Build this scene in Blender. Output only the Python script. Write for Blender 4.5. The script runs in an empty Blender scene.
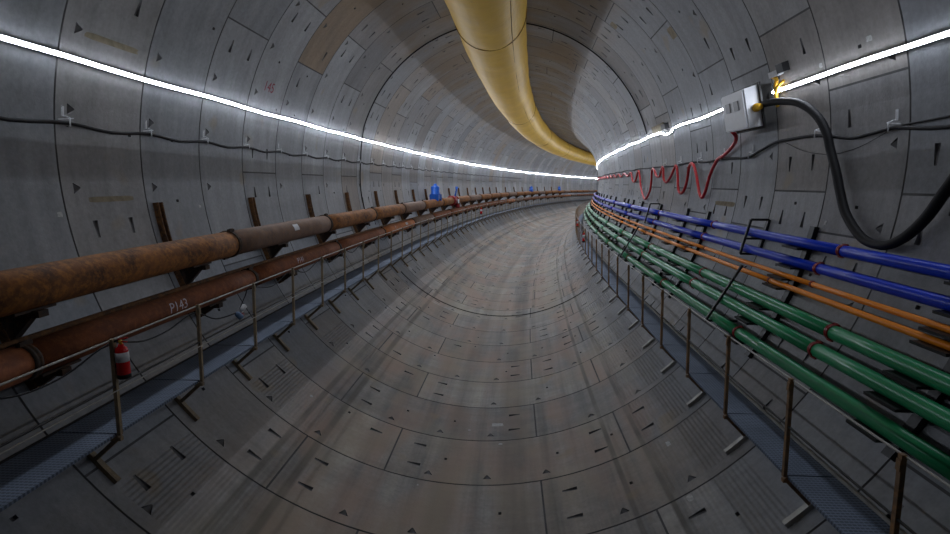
import bpy, bmesh, math, random
from mathutils import Vector, Matrix
random.seed(7)
C = bpy.context.scene.collection
pi = math.pi
R = 6.0; K0 = 0.0036364; RC = 1/K0; G2 = -9e-5
S0 = 7.357; W = 1.7308                      # ring joints at S0 + k*W
SEND = 150.0

# ------------------------------------------------------------------ tunnel coordinates
def tp(s, lat, z):
    a = K0*s
    return Vector((RC*(1-math.cos(a)) + math.cos(a)*lat, RC*math.sin(a) - math.sin(a)*lat, G2*s*s/2 + z))
def tw(s, deg, r):
    t = math.radians(deg)
    return tp(s, r*math.sin(t), -r*math.cos(t))

# ------------------------------------------------------------------ materials
def newmat(name):
    m = bpy.data.materials.new(name); m.use_nodes = True
    nt = m.node_tree; b = nt.nodes['Principled BSDF']
    return m, nt, b
def node(nt, typ, **kw):
    n = nt.nodes.new(typ)
    for k, v in kw.items(): setattr(n, k, v)
    return n
def lk(nt, a, b): nt.links.new(a, b)
def mth(nt, op, a, b=None, c=None, clamp=False):
    n = node(nt, 'ShaderNodeMath', operation=op, use_clamp=clamp)
    for i, x in enumerate((a, b, c)):
        if x is None: continue
        if isinstance(x, (int, float)): n.inputs[i].default_value = x
        else: lk(nt, x, n.inputs[i])
    return n.outputs[0]
def mix(nt, fac, a, b, typ='MIX'):
    n = node(nt, 'ShaderNodeMix', data_type='RGBA', blend_type=typ)
    for i, x in ((0, fac), (6, a), (7, b)):
        if isinstance(x, (int, float)): n.inputs[i].default_value = x
        elif isinstance(x, tuple): n.inputs[i].default_value = (*x, 1)
        else: lk(nt, x, n.inputs[i])
    return n.outputs[2]
def noise(nt, vec, scale, detail=4, rough=.55):
    n = node(nt, 'ShaderNodeTexNoise'); n.inputs['Scale'].default_value = scale
    n.inputs['Detail'].default_value = detail; n.inputs['Roughness'].default_value = rough
    if vec is not None: lk(nt, vec, n.inputs['Vector'])
    return n.outputs['Fac']
def ramp(nt, fac, stops):
    n = node(nt, 'ShaderNodeValToRGB'); lk(nt, fac, n.inputs[0]); e = n.color_ramp.elements
    while len(e) < len(stops): e.new(0.5)
    for el, (p, c) in zip(e, stops):
        el.position = p; el.color = (c, c, c, 1) if isinstance(c, (int, float)) else (*c, 1)
    return n.outputs[0]
def scaled(nt, vec, sc):
    n = node(nt, 'ShaderNodeVectorMath', operation='MULTIPLY'); lk(nt, vec, n.inputs[0]); n.inputs[1].default_value = sc
    return n.outputs[0]

def simple(name, col, rough=.5, metal=0, var=.12, scale=6, col2=None, bump=0, spec=.3):
    m, nt, b = newmat(name)
    tc = node(nt, 'ShaderNodeTexCoord').outputs['Object']
    f = noise(nt, tc, scale)
    c2 = col2 or tuple(x*(1-2*var) for x in col)
    lk(nt, mix(nt, ramp(nt, f, [(.35, 0), (.65, 1)]), col, c2), b.inputs['Base Color'])
    b.inputs['Roughness'].default_value = rough; b.inputs['Metallic'].default_value = metal
    if spec is not None: b.inputs['Specular IOR Level'].default_value = spec
    if bump:
        bm = node(nt, 'ShaderNodeBump'); bm.inputs['Strength'].default_value = bump; bm.inputs['Distance'].default_value = .01
        lk(nt, noise(nt, tc, scale*6), bm.inputs['Height']); lk(nt, bm.outputs[0], b.inputs['Normal'])
    return m

def concrete():
    m, nt, b = newmat('lining_concrete')
    st = node(nt, 'ShaderNodeAttribute', attribute_name='st').outputs['Vector']      # (s, arc, 0) metres
    tint = node(nt, 'ShaderNodeAttribute', attribute_name='tint')
    sep = node(nt, 'ShaderNodeSeparateColor'); lk(nt, tint.outputs['Color'], sep.inputs[0])
    sx = node(nt, 'ShaderNodeSeparateXYZ'); lk(nt, st, sx.inputs[0])
    S, A = sx.outputs[0], sx.outputs[1]
    pos = node(nt, 'ShaderNodeNewGeometry').outputs['Position']
    base = mix(nt, sep.outputs[0], (.180, .190, .210), (.335, .345, .362))
    base = mix(nt, sep.outputs[1], base, (.26, .175, .095))
    # mottling
    n1 = noise(nt, pos, .9, 5, .6); base = mix(nt, 1, base, ramp(nt, n1, [(.3, .74), (.7, 1.12)]), 'MULTIPLY')
    n2 = noise(nt, pos, 14, 4, .6); base = mix(nt, 1, base, ramp(nt, n2, [(.3, .86), (.7, 1.08)]), 'MULTIPLY')
    # run-down streaks following the ring and dirt along the invert
    n3 = noise(nt, scaled(nt, st, (4.0, .35, 1)), 1, 4, .6)
    base = mix(nt, .8, base, ramp(nt, n3, [(.3, .78), (.62, 1.06)]), 'MULTIPLY')
    absA = mth(nt, 'ABSOLUTE', A)
    inv = ramp(nt, mth(nt, 'DIVIDE', absA, 6.0), [(.55, 1), (.75, 0)])
    n4 = noise(nt, scaled(nt, st, (.05, 1.5, 1)), 1, 5, .65)
    base = mix(nt, inv, base, mix(nt, 1, base, ramp(nt, n4, [(.36, (.60, .60, .60)), (.5, (.98, .93, .88)), (.64, (1.22, 1.14, 1.04))]), 'MULTIPLY'))
    n5 = noise(nt, scaled(nt, st, (.35, .9, 1)), 1, 4, .5)
    base = mix(nt, mth(nt, 'MULTIPLY', inv, ramp(nt, n5, [(.44, 0), (.62, .65)])), base, (.28, .195, .16))
    # dark worn tracks along the invert
    def track(a0, w, amt):
        d = mth(nt, 'ABSOLUTE', mth(nt, 'SUBTRACT', A, a0))
        f = ramp(nt, mth(nt, 'DIVIDE', d, w), [(.45, 1), (1, 0)])
        brk = ramp(nt, noise(nt, scaled(nt, st, (.5, 1, 1)), 1, 3), [(.35, .45), (.55, 1)])
        return mth(nt, 'MULTIPLY', mth(nt, 'MULTIPLY', f, brk), amt)
    for a0, w, amt in ((-3.10, .10, .72), (-3.66, .085, .62), (2.83, .065, .85), (3.42, .065, .8), (.85, .42, .45), (-.5, .3, .3), (1.5, .12, .3)):
        base = mix(nt, track(a0, w, amt), base, (.055, .05, .045))
    base = mix(nt, inv, base, mix(nt, 1, base, (1.2, 1.16, 1.08), 'MULTIPLY'))
    # brown seepage in the crown
    cr = ramp(nt, mth(nt, 'DIVIDE', absA, 18.85), [(.76, 0), (.83, 1)])
    n6 = noise(nt, scaled(nt, st, (.7, .4, 1)), 1, 4)
    base = mix(nt, mth(nt, 'MULTIPLY', cr, ramp(nt, n6, [(.38, .15), (.58, .8)])), base, (.2, .145, .09))
    # small ochre patches
    n7 = noise(nt, scaled(nt, st, (.9, .8, 1)), 1, 2)
    base = mix(nt, ramp(nt, n7, [(.66, 0), (.73, .42)]), base, (.27, .2, .11))
    lk(nt, base, b.inputs['Base Color'])
    b.inputs['Specular IOR Level'].default_value = .35
    lk(nt, ramp(nt, n1, [(.3, .48), (.7, .68)]), b.inputs['Roughness'])
    n9 = noise(nt, scaled(nt, st, (.3, .5, 3)), 1.3, 3); base = mix(nt, mth(nt, 'MULTIPLY', inv, ramp(nt, n9, [(.48, 0), (.65, .5)])), base, (.30, .26, .19))
    lk(nt, base, b.inputs['Base Color'])
    # bump: pores + cast ribs on the flagged segments
    rib = mth(nt, 'MULTIPLY', mth(nt, 'SINE', mth(nt, 'MULTIPLY', A, 2*pi/.075)), sep.outputs[2])
    h = mth(nt, 'ADD', mth(nt, 'MULTIPLY', rib, .5), mth(nt, 'MULTIPLY', noise(nt, pos, 30, 3), .35))
    bm = node(nt, 'ShaderNodeBump'); bm.inputs['Strength'].default_value = .7; bm.inputs['Distance'].default_value = .012
    lk(nt, h, bm.inputs['Height']); lk(nt, bm.outputs[0], b.inputs['Normal'])
    return m

def rust(name, c1, c2, c3, rough=.75, dust=.3):
    m, nt, b = newmat(name)
    g = node(nt, 'ShaderNodeNewGeometry')
    pos = g.outputs['Position']
    n1 = noise(nt, pos, 2.2, 6, .65); n2 = noise(nt, pos, 11, 5, .7)
    c = mix(nt, ramp(nt, n1, [(.35, 0), (.62, 1)]), c1, c2)
    c = mix(nt, ramp(nt, n2, [(.45, 0), (.68, .8)]), c, c3)
    up = node(nt, 'ShaderNodeSeparateXYZ'); lk(nt, g.outputs['Normal'], up.inputs[0])
    c = mix(nt, mth(nt, 'MULTIPLY', ramp(nt, up.outputs[2], [(.55, 0), (1, 1)]), dust), c, (.22, .17, .14))
    lk(nt, c, b.inputs['Base Color']); b.inputs['Roughness'].default_value = rough
    b.inputs['Specular IOR Level'].default_value = .25
    bm = node(nt, 'ShaderNodeBump'); bm.inputs['Strength'].default_value = .4; bm.inputs['Distance'].default_value = .01
    lk(nt, n2, bm.inputs['Height']); lk(nt, bm.outputs[0], b.inputs['Normal'])
    return m

def grating_mat():
    m, nt, b = newmat('galvanised_grating')
    st = node(nt, 'ShaderNodeAttribute', attribute_name='st').outputs['Vector']
    sx = node(nt, 'ShaderNodeSeparateXYZ'); lk(nt, st, sx.inputs[0])
    f1 = mth(nt, 'FRACT', mth(nt, 'DIVIDE', sx.outputs[0], .048))
    f2 = mth(nt, 'FRACT', mth(nt, 'DIVIDE', sx.outputs[1], .05))
    hole = mth(nt, 'MULTIPLY', mth(nt, 'GREATER_THAN', f1, .45), mth(nt, 'GREATER_THAN', f2, .22))
    n = noise(nt, st, 1.2)
    c = mix(nt, ramp(nt, n, [(.35, 0), (.65, 1)]), (.17, .215, .30), (.11, .145, .21))
    c = mix(nt, mth(nt, 'MULTIPLY', hole, .6), c, (.018, .022, .03))
    lk(nt, c, b.inputs['Base Color']); b.inputs['Metallic'].default_value = 0; b.inputs['Roughness'].default_value = .75
    return m

def emis(name, col, strength):
    m = bpy.data.materials.new(name); m.use_nodes = True; nt = m.node_tree; nt.nodes.clear()
    e = node(nt, 'ShaderNodeEmission'); o = node(nt, 'ShaderNodeOutputMaterial')
    e.inputs[0].default_value = (*col, 1); e.inputs[1].default_value = strength
    lk(nt, e.outputs[0], o.inputs[0]); return m

M = dict(
 conc=concrete(),
 joint=simple('joint_gap', (.095, .095, .097), .9, var=.2, scale=2),
 pocket=simple('pocket_concrete', (.17, .17, .178), .9, var=.2, scale=5),
 seal=simple('dark_joint_seal', (.035, .033, .03), .8, var=.2),
 rust1=rust('rusty_pipe_steel', (.25, .10, .032), (.085, .038, .02), (.42, .17, .035), dust=.2),
 rust2=rust('red_brown_pipe_steel', (.22, .068, .024), (.13, .042, .02), (.29, .10, .035), dust=.15),
 rust3=rust('brighter_orange_pipe_steel', (.42, .13, .035), (.26, .08, .03), (.5, .2, .06), dust=.1),
 grey_rust=rust('grey_brown_pipe_steel', (.20, .13, .10), (.13, .085, .065), (.24, .13, .07), dust=.4),
 coup=rust('dark_coupling_steel', (.045, .032, .026), (.03, .024, .022), (.10, .05, .025), dust=.1),
 brk=rust('bracket_rusty_steel', (.12, .055, .02), (.045, .026, .016), (.22, .10, .03), dust=.1),
 post=rust('handrail_post_steel', (.26, .21, .14), (.17, .13, .09), (.33, .24, .13), dust=.1, rough=.55),
 postr=rust('rusty_handrail_post_steel', (.22, .15, .09), (.14, .09, .055), (.32, .17, .07), dust=.1, rough=.6),
 pale=simple('pale_steel_rod', (.42, .41, .38), .45, .3),
 dark=simple('dark_steel', (.025, .024, .024), .5, .2),
 black=simple('black_painted_steel', (.012, .012, .013), .45),
 rubber=simple('black_rubber', (.010, .010, .012), .6, var=.1, spec=.2),
 grating=grating_mat(),
 green=simple('green_pipe_paint', (.015, .235, .095), .3, var=.08, scale=2, spec=.4),
 blue=simple('blue_pipe_paint', (.003, .036, .50), .32, var=.08, scale=2, spec=.22),
 orange=simple('orange_pipe_paint', (.78, .24, .012), .38, var=.06, scale=2, spec=.25),
 redc=simple('red_coupling_paint', (.22, .010, .012), .4, var=.15),
 hose=simple('red_hose_rubber', (.50, .018, .025), .35, var=.1, scale=3),
 ext=simple('red_extinguisher_paint', (.55, .008, .012), .25, var=.04),
 white=simple('white_label', (.62, .63, .66), .6, var=.08, scale=20),
 box=simple('white_enclosure_paint', (.84, .86, .9), .4, var=.03),
 socket=simple('grey_socket_plastic', (.5, .51, .54), .4),
 yellow=simple('yellow_tape', (.75, .42, .03), .5),
 bluep=simple('blue_valve_paint', (.012, .10, .48), .35, var=.1),
 lblue=simple('pale_blue_plastic', (.14, .24, .42), .45),
 chalk=simple('white_mortar', (.5, .5, .5), .9, var=.15, scale=20),
 paintw=simple('white_paint_marker', (.62, .56, .62), .8, var=.1, scale=10),
 paintr=simple('red_spray_marking', (.30, .04, .07), .8, var=.15, scale=10),
 patch=simple('ochre_repair_mortar', (.26, .22, .155), .9, var=.15, scale=8),
)
def led_mat():
    m = bpy.data.materials.new('led_white_light'); m.use_nodes = True; nt = m.node_tree; nt.nodes.clear()
    e = node(nt, 'ShaderNodeEmission'); o = node(nt, 'ShaderNodeOutputMaterial'); e.inputs[0].default_value = (.88, .945, 1.06, 1)
    p = node(nt, 'ShaderNodeNewGeometry').outputs['Position']; x = node(nt, 'ShaderNodeSeparateXYZ'); lk(nt, p, x.inputs[0])
    mr = node(nt, 'ShaderNodeMapRange'); lk(nt, x.outputs[1], mr.inputs[0])
    for i, v in ((1, 6), (2, 37), (3, 42), (4, 124)): mr.inputs[i].default_value = v  # strip emission raised with distance to imitate lens vignetting on the near parts
    lk(nt, mr.outputs[0], e.inputs[1]); lk(nt, e.outputs[0], o.inputs[0]); return m
M['led'] = led_mat()
def duct_mat():
    m, nt, b = newmat('yellow_duct_fabric')
    pos = node(nt, 'ShaderNodeNewGeometry').outputs['Position']
    n = noise(nt, pos, .8, 5, .6); n2 = noise(nt, pos, 5, 4, .7)
    c = mix(nt, ramp(nt, n, [(.3, 0), (.7, 1)]), (.70, .43, .045), (.58, .34, .04))
    c = mix(nt, ramp(nt, n2, [(.62, 0), (.75, .35)]), c, (.3, .17, .05))
    lk(nt, c, b.inputs['Base Color']); b.inputs['Roughness'].default_value = .5; b.inputs['Specular IOR Level'].default_value = .3
    bm = node(nt, 'ShaderNodeBump'); bm.inputs['Strength'].default_value = .5; bm.inputs['Distance'].default_value = .06
    lk(nt, n, bm.inputs['Height']); lk(nt, bm.outputs[0], b.inputs['Normal'])
    return m
M['duct'] = duct_mat()
M['seam'] = simple('brown_duct_seam', (.22, .12, .03), .7)

# ------------------------------------------------------------------ mesh builder
class MB:
    def __init__(self): self.v = []; self.f = []; self.m = []; self.sm = []; self.st = []
    def add(self, vs, fs, mi=0, smooth=False, st=None):
        o = len(self.v); self.v += [Vector(x) for x in vs]
        self.f += [tuple(i+o for i in f) for f in fs]; self.m += [mi]*len(fs); self.sm += [smooth]*len(fs)
        self.st += st if st else [(0, 0, 0)]*len(vs)
    def hexa(self, c, mi=0, st=None):          # 8 corners: bottom 4 then top 4
        self.add(c, [(0, 3, 2, 1), (4, 5, 6, 7), (0, 1, 5, 4), (1, 2, 6, 5), (2, 3, 7, 6), (3, 0, 4, 7)], mi, False, st)
    def bar(self, p, q, w, h, up=Vector((0, 0, 1)), mi=0):
        p = Vector(p); q = Vector(q); d = (q-p).normalized(); sd = d.cross(up)
        if sd.length < 1e-4: sd = d.cross(Vector((1, 0, 0)))
        sd.normalize(); u = sd.cross(d).normalized(); a = sd*w/2; b = u*h/2
        self.hexa([p-a-b, p+a-b, q+a-b, q-a-b, p-a+b, p+a+b, q+a+b, q-a+b], mi)
    def tube(self, pts, r, n=10, caps=True, mi=0):
        pts = [Vector(p) for p in pts]; rr = r if isinstance(r, (list, tuple)) else [r]*len(pts)
        vs = []; T = []
        for i in range(len(pts)):
            a = pts[max(i-1, 0)]; c = pts[min(i+1, len(pts)-1)]; t = (c-a)
            T.append(t.normalized() if t.length > 1e-9 else (T[-1] if T else Vector((0, 0, 1))))
        u = T[0].orthogonal().normalized()
        for i, p in enumerate(pts):
            u = (u - T[i]*u.dot(T[i])).normalized(); w = T[i].cross(u)
            for k in range(n):
                an = 2*pi*k/n; vs.append(p + (u*math.cos(an) + w*math.sin(an))*rr[i])
        fs = [(i*n+k, i*n+(k+1) % n, (i+1)*n+(k+1) % n, (i+1)*n+k) for i in range(len(pts)-1) for k in range(n)]
        self.add(vs, fs, mi, True)
        if caps:
            o = len(self.v)-len(vs)
            self.f += [tuple(o+k for k in reversed(range(n))), tuple(o+(len(pts)-1)*n+k for k in range(n))]
            self.m += [mi]*2; self.sm += [False]*2
    def lathe(self, p, axis, prof, n=16, mi=0):     # prof = (height, radius) up the axis
        p = Vector(p); ax = Vector(axis).normalized()
        pts = [p+ax*h for h, _ in prof]; u = ax.orthogonal().normalized(); w = ax.cross(u); vs = []
        for q, (_, r) in zip(pts, prof):
            for k in range(n):
                an = 2*pi*k/n; vs.append(q+(u*math.cos(an)+w*math.sin(an))*r)
        fs = [(i*n+k, i*n+(k+1) % n, (i+1)*n+(k+1) % n, (i+1)*n+k) for i in range(len(prof)-1) for k in range(n)]
        fs += [tuple(reversed(range(n))), tuple((len(prof)-1)*n+k for k in range(n))]
        self.add(vs, fs, mi, True)
    def build(self, name, mats, parent=None, origin=None):
        org = Vector(origin) if origin is not None else (Vector(parent.location) if parent else Vector((0, 0, 0)))
        me = bpy.data.meshes.new(name); me.from_pydata([tuple(v-org) for v in self.v], [], self.f)
        for mm in (mats if isinstance(mats, (list, tuple)) else [mats]): me.materials.append(mm)
        me.polygons.foreach_set('material_index', self.m); me.polygons.foreach_set('use_smooth', self.sm)
        if any(x != (0, 0, 0) for x in self.st):
            a = me.attributes.new('st', 'FLOAT_VECTOR', 'POINT'); a.data.foreach_set('vector', [c for x in self.st for c in x])
        me.update()
        o = bpy.data.objects.new(name, me); C.objects.link(o)
        if parent: o.parent = parent
        else: o.location = org
        return o
def tag(o, label, cat, group=None, kind=None):
    o['label'] = label; o['category'] = cat
    if group: o['group'] = group
    if kind: o['kind'] = kind
    return o
def thing(name, loc, label, cat, group=None):
    o = bpy.data.objects.new(name, None); C.objects.link(o); o.location = loc; o.empty_display_size = .2
    return tag(o, label, cat, group)
def solo(name, mb, mat, label, cat, group=None):
    o = mb.build(name, mat, origin=mb.v[0]); return tag(o, label, cat, group)
ORD = ['nearest', 'second nearest', 'third nearest', 'fourth nearest', 'fifth nearest', 'sixth nearest', 'seventh nearest', 'eighth nearest']

def catmull(P, n=8):
    out = []
    for i in range(len(P)-1):
        p0 = P[max(i-1, 0)]; p1 = P[i]; p2 = P[i+1]; p3 = P[min(i+2, len(P)-1)]
        for k in range(n):
            t = k/n
            out.append(tuple(.5*((2*b)+(-a+c)*t+(2*a-5*b+4*c-d)*t*t+(-a+3*b-3*c+d)*t**3) for a, b, c, d in zip(p0, p1, p2, p3)))
    out.append(P[-1]); return out
def along(s0, s1, step, lat, z):
    n = max(1, int(round((s1-s0)/step))); return [tp(s0+(s1-s0)*i/n, lat, z) for i in range(n+1)]

# ------------------------------------------------------------------ the lining
ODD = [-175, -134, -90.4, -50, -16.4, 30, 58, 86.4, 115, 144]
EVE = [-164, -120.5, -76, -32, 13, 57, 80, 102.1, 130, 160]
EV2 = [-160, -121.5, -70, -31.2, 13, 57, 79, 110, 147]
regions = {'floor': (-51, 51), 'wall_right': (51, 130), 'ceiling': (130, 230), 'wall_left': (230, 309)}
RG = {k: dict(v=[], f=[], m=[], st=[], tint=[]) for k in regions}
def region(c):
    c = c % 360
    if c > 309 or c < 51: return 'floor'
    return 'wall_right' if c < 130 else 'ceiling' if c < 230 else 'wall_left'
ULINES = [0, .009, .12, .20, .25, .315, .47, .53, .69, .755, .82, .88, .991, 1]
rnd = random.Random(3)
brown = {(4, -175): .62, (4, -164): .75, (4, -120.5): .0, (9, -134): .5, (1, -50): .0}
for k in range(-9, 84):
    sA = S0+k*W
    J = ODD if k % 2 else (EVE if k % 4 == 0 else EV2)
    if k in (1, -1): J = [j for j in J if j != -90.4]
    J = [j+(0 if -10 < k < 9 else rnd.uniform(-2, 2)) for j in J]
    detail = k < 34
    pockets = []     # (t0,t1, u index, kind)
    if detail:
        for j in J:
            for off in [q for q in (-6.2, 3.4) if rnd.random() < .75]:                # segment-joint bolt wedges, long side along the ring
                for ui in ((4, 8) if rnd.random() < .6 else (rnd.choice((4, 8)),)): pockets.append((j+off, j+off+2.8, ui, 'V' if off > 0 else 'v'))
        for i in range(32):                        # ring-joint bolt wedges
            t = -178+i*11.25
            if rnd.random() < .9: pockets.append((t, t+1.9, 2, 'H'))
            if rnd.random() < .35: pockets.append((t+3.2, t+3.9, 6, 'o'))
            elif rnd.random() < .25: pockets.append((t+3.2, t+3.9, 10, 'o'))
    # drop overlapping pockets (by theta interval unless the very same interval)
    lines = set(); blocked = []
    for j in J: lines.update((j-.16, j+.16)); blocked.append((j-.16, j+.16))
    keep = {}
    for t0, t1, ui, kd in pockets:
        key = (round(t0, 3), round(t1, 3))
        if key in keep: keep[key].append((ui, kd)); continue
        if any(t0 < b+.25 and t1 > a-.25 for a, b in blocked): continue
        keep[key] = [(ui, kd)]; blocked.append((t0, t1)); lines.update((t0, t1))
    t = -180
    step = 3 if detail else 5
    while t < 180:
        if not any(a-.4 < t < b+.4 for a, b in blocked): lines.add(t)
        t += step
    lines = sorted(lines); T = [x for x in lines]; T.append(T[0]+360)
    U = ULINES if detail else [0, .009, .5, .991, 1]
    segid = lambda th: max([i for i, j in enumerate(J) if j <= th] or [len(J)-1])
    tones = [min(1, max(0, rnd.gauss(.45, .22))) for _ in J]
    rb = .16 if k in (0, 1, 6, 7, 10) or rnd.random() < .22 else 0; browns = [max(0, rb+rnd.gauss(-.03, .12)) for _ in J]
    ribs = [1 if (abs(j+42) < 13 or abs(j-30) < 28) and rnd.random() < .85 else 0 for j in J]
    if k == 4: browns = [.0 if j > -150 else .8 for j in J]; browns[len(J)-1] = .7
    if k == 9: browns[1] = .45
    if k == 4: tones = [.5]*len(J)
    jl = set(round(j-.16, 3) for j in J)
    cache = {}
    def vid(reg, i, j):
        key = (reg, i, j)
        if key not in cache:
            g = RG[reg]; th = T[j]; s = sA+U[i]*W
            dip = .012 if (i == 0 or i == len(U)-1) else 0
            g['v'].append(tw(s, th, R+dip)); g['st'].append((s, math.radians(th if th <= 180 else th-360)*R, 0))
            cache[key] = len(g['v'])-1
        return cache[key]
    def raw(reg, s, th, r):
        g = RG[reg]; g['v'].append(tw(s, th, r)); g['st'].append((s, math.radians(th if th <= 180 else th-360)*R, 0)); return len(g['v'])-1
    for j in range(len(T)-1):
        c = (T[j]+T[j+1])/2; reg = region(c); g = RG[reg]
        cc = c if c < 180 else c-360
        si = segid(cc); isj = round(T[j], 3) in jl
        pk = keep.get((round(T[j], 3), round(T[j+1], 3)), [])
        pk = {a: b for a, b in pk}
        for i in range(len(U)-1):
            q = [vid(reg, i, j), vid(reg, i+1, j), vid(reg, i+1, j+1), vid(reg, i, j+1)]
            tint = (tones[si], browns[si], ribs[si]*(1 if .1 < (U[i]+U[i+1])/2 < .95 and 32 < abs(cc) < 46 else 0))
            if i in pk:
                kd = pk[i]; s0_, s1_ = sA+U[i]*W, sA+U[i+1]*W; t0, t1 = T[j], T[j+1]
                L = lambda a, b: (s0_+(s1_-s0_)*a, t0+(t1-t0)*b)
                if kd == 'H': inner = [L(.05, .08), L(.95, .40), L(.95, .52), L(.05, .92)]; deep = [.045, .008, .008, .045]
                elif kd == 'V': inner = [L(.30, .03), L(.70, .03), L(.95, .97), L(.05, .97)]; deep = [.008, .008, .045, .045]
                elif kd == 'v': inner = [L(.05, .03), L(.95, .03), L(.70, .97), L(.30, .97)]; deep = [.045, .045, .008, .008]
                else: inner = [L(.15, .0+.15), L(.85, .15), L(.85, .85), L(.15, .85)]; deep = [.05]*4
                a = [raw(reg, s, th, R) for s, th in inner]
                d = [raw(reg, s, th, R+dd) for (s, th), dd in zip(inner, deep)]
                for e in range(4):
                    e2 = (e+1) % 4
                    g['f'].append((q[e], q[e2], a[e2], a[e])); g['m'].append(0); g['tint'].append(tint)
                    g['f'].append((a[e], a[e2], d[e2], d[e])); g['m'].append(2); g['tint'].append(tint)
                g['f'].append(tuple(d)); g['m'].append(2); g['tint'].append(tint)
            else:
                mi = 1 if (isj or i == 0 or i == len(U)-2) and not (reg == 'floor' and ((k == 8 and i == 0) or (k == 7 and i == len(U)-2))) else 0
                g['f'].append(tuple(q)); g['m'].append(mi); g['tint'].append(tint)
LIN = {}
for name, g in RG.items():
    me = bpy.data.meshes.new(name); me.from_pydata([tuple(v) for v in g['v']], [], g['f'])
    for mm in ('conc', 'joint', 'pocket'): me.materials.append(M[mm])
    me.polygons.foreach_set('material_index', g['m'])
    a = me.attributes.new('st', 'FLOAT_VECTOR', 'POINT'); a.data.foreach_set('vector', [c for x in g['st'] for c in x])
    a = me.attributes.new('tint', 'FLOAT_COLOR', 'FACE'); a.data.foreach_set('color', [c for x in g['tint'] for c in (*x, 1)])
    me.update(); o = bpy.data.objects.new(name, me); C.objects.link(o); o['kind'] = 'structure'; LIN[name] = o
lab = {'floor': 'grey segmented concrete tunnel invert stained brown down the middle', 'ceiling': 'concrete tunnel crown above the yellow duct',
       'wall_left': 'curved concrete lining wall carrying the rusty pipes', 'wall_right': 'curved concrete lining wall carrying the coloured pipes'}
for n_, o in LIN.items(): o['label'] = lab[n_]; o['category'] = n_.split('_')[0]

# dark joint seal across the invert
mb = MB(); mb.tube([tw(21.9, -47+i*2, 5.995) for i in range(44)], .024, 6)
o = mb.build('trim_1', M['seal']); o['kind'] = 'structure'; o['label'] = 'dark curved joint seal crossing the tunnel invert'; o['category'] = 'joint seal'

# ------------------------------------------------------------------ yellow ventilation duct
DZ, DR = 4.80, 1.10
t = thing('ventilation_duct', tp(-8, 0, DZ), 'large yellow fabric ventilation duct hanging along the tunnel crown', 'duct')
seams = [-8, 5.2, 16.3, 36, 56, 76, 96, 116, 132, SEND]
for a, b in zip(seams[:-1], seams[1:]):
    mb = MB(); n = int((b-a)/.5)+1; N = 40; vs = []
    for i in range(n+1):
        s = a+(b-a)*i/n; e = min(i, n-i)/n; bulge = 1-.018*math.exp(-e*n*.9)
        for k in range(N):
            an = 2*pi*k/N
            rr = DR*bulge*(1+.012*math.sin(an*3+s*.7)+.008*math.sin(s*2.3+an*5))
            sag = -.03*math.sin(pi*i/n)
            vs.append(tp(s, -.05+rr*math.sin(an), DZ+sag+rr*math.cos(an)*(1.0 if math.cos(an) < 0 else 1.02)))
    fs = [(i*N+k, i*N+(k+1) % N, (i+1)*N+(k+1) % N, (i+1)*N+k) for i in range(n) for k in range(N)]
    mb.add(vs, fs, 0, True); mb.build('duct_section', M['duct'], t)
for a in seams[1:-1]:
    mb = MB(); mb.tube([tp(a, -.05+DR*.995*math.sin(2*pi*k/48), DZ+DR*.995*math.cos(2*pi*k/48)) for k in range(49)], .013, 6)
    mb.build('ring_seam', M['seam'], t)
mb = MB()
for a, b in zip(seams[:-1], seams[1:]):
    mb.tube([tp(s, -.05+(DR+.0)*math.sin(math.radians(141)), DZ-.01+(DR+.0)*math.cos(math.radians(141))) for s in [a+(b-a)*i/12 for i in range(13)]], .008, 5)
mb.build('lengthwise_seam', M['seam'], t)
for i, s in enumerate([1.5+3*q for q in range(14)]):
    mb = MB(); mb.bar(tp(s, 0, DZ+DR*.98), tp(s, 0, R+.02), .03, .03); mb.build('hanger', M['dark'], t)

# ------------------------------------------------------------------ LED light strips
def strip(pts, r, name, label, mat='led', group='white light strips on the tunnel walls'):
    t = thing(name, tw(*pts[0]), label, 'light strip', group)
    fr = MB(); bk = MB(); N = 7; vs = []; vb = []
    for s, th, rad in pts:
        c = tw(s, th, rad); inn = (tw(s, th, rad-1)-c).normalized(); tan = (tw(s, th+5, rad)-tw(s, th-5, rad)).normalized()
        for k in range(N):
            an = pi*k/(N-1); vs.append(c + inn*math.sin(an)*r*.8 + tan*math.cos(an)*r)
        for k in range(2):
            vb += [c + tan*r*1.15*(1 if k else -1)] if k == 0 else [c + tan*r*1.15, ]
        vb += [c + tan*r*1.15 - inn*.03, c - tan*r*1.15 - inn*.03]
    fr.add(vs, [(i*N+k, i*N+k+1, (i+1)*N+k+1, (i+1)*N+k) for i in range(len(pts)-1) for k in range(N-1)], 0, True)
    bk.add(vb, [(i*4+k, i*4+(k+1) % 4, (i+1)*4+(k+1) % 4, (i+1)*4+k) for i in range(len(pts)-1) for k in range(4)])
    fr.build('light_tube', M[mat], t); bk.build('backing_channel', M['socket'], t); return t
L = [(3.9+i*.865, -105.35+.22*math.sin(i*pi)+.12*math.sin(i*1.3), R-.05) for i in range(0, int((SEND-3.9)/.865))]
strip(L, .029, 'led_strip', 'long glowing white light strip running the whole left wall above the rusty pipes')
def rs(a, b, n, f=lambda t: 0): return [(a+(b-a)*i/n, 104.72+f(i/n), R-.05) for i in range(n+1)]
strip(rs(3.9, 10.75, 10, lambda t: -.12*math.sin(t*pi)+.08*math.sin(t*12)), .028, 'led_strip', 'glowing white light strip on the right wall nearest the camera, ending at the white box')
strip(rs(12.1, 17.2, 8, lambda t: .15*math.sin(t*9)-.1*t), .023, 'led_strip', 'short glowing white light strip on the right wall just beyond the white box')
pts = [(17.45, 104.5, 5.95), (17.8, 103.8, 5.95), (18.4, 103.6, 5.95), (18.9, 104.5, 5.95)]+[(19.4+i*1.2, 104.7+.2*math.sin(i*1.7), 5.95) for i in range(108)]
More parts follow.
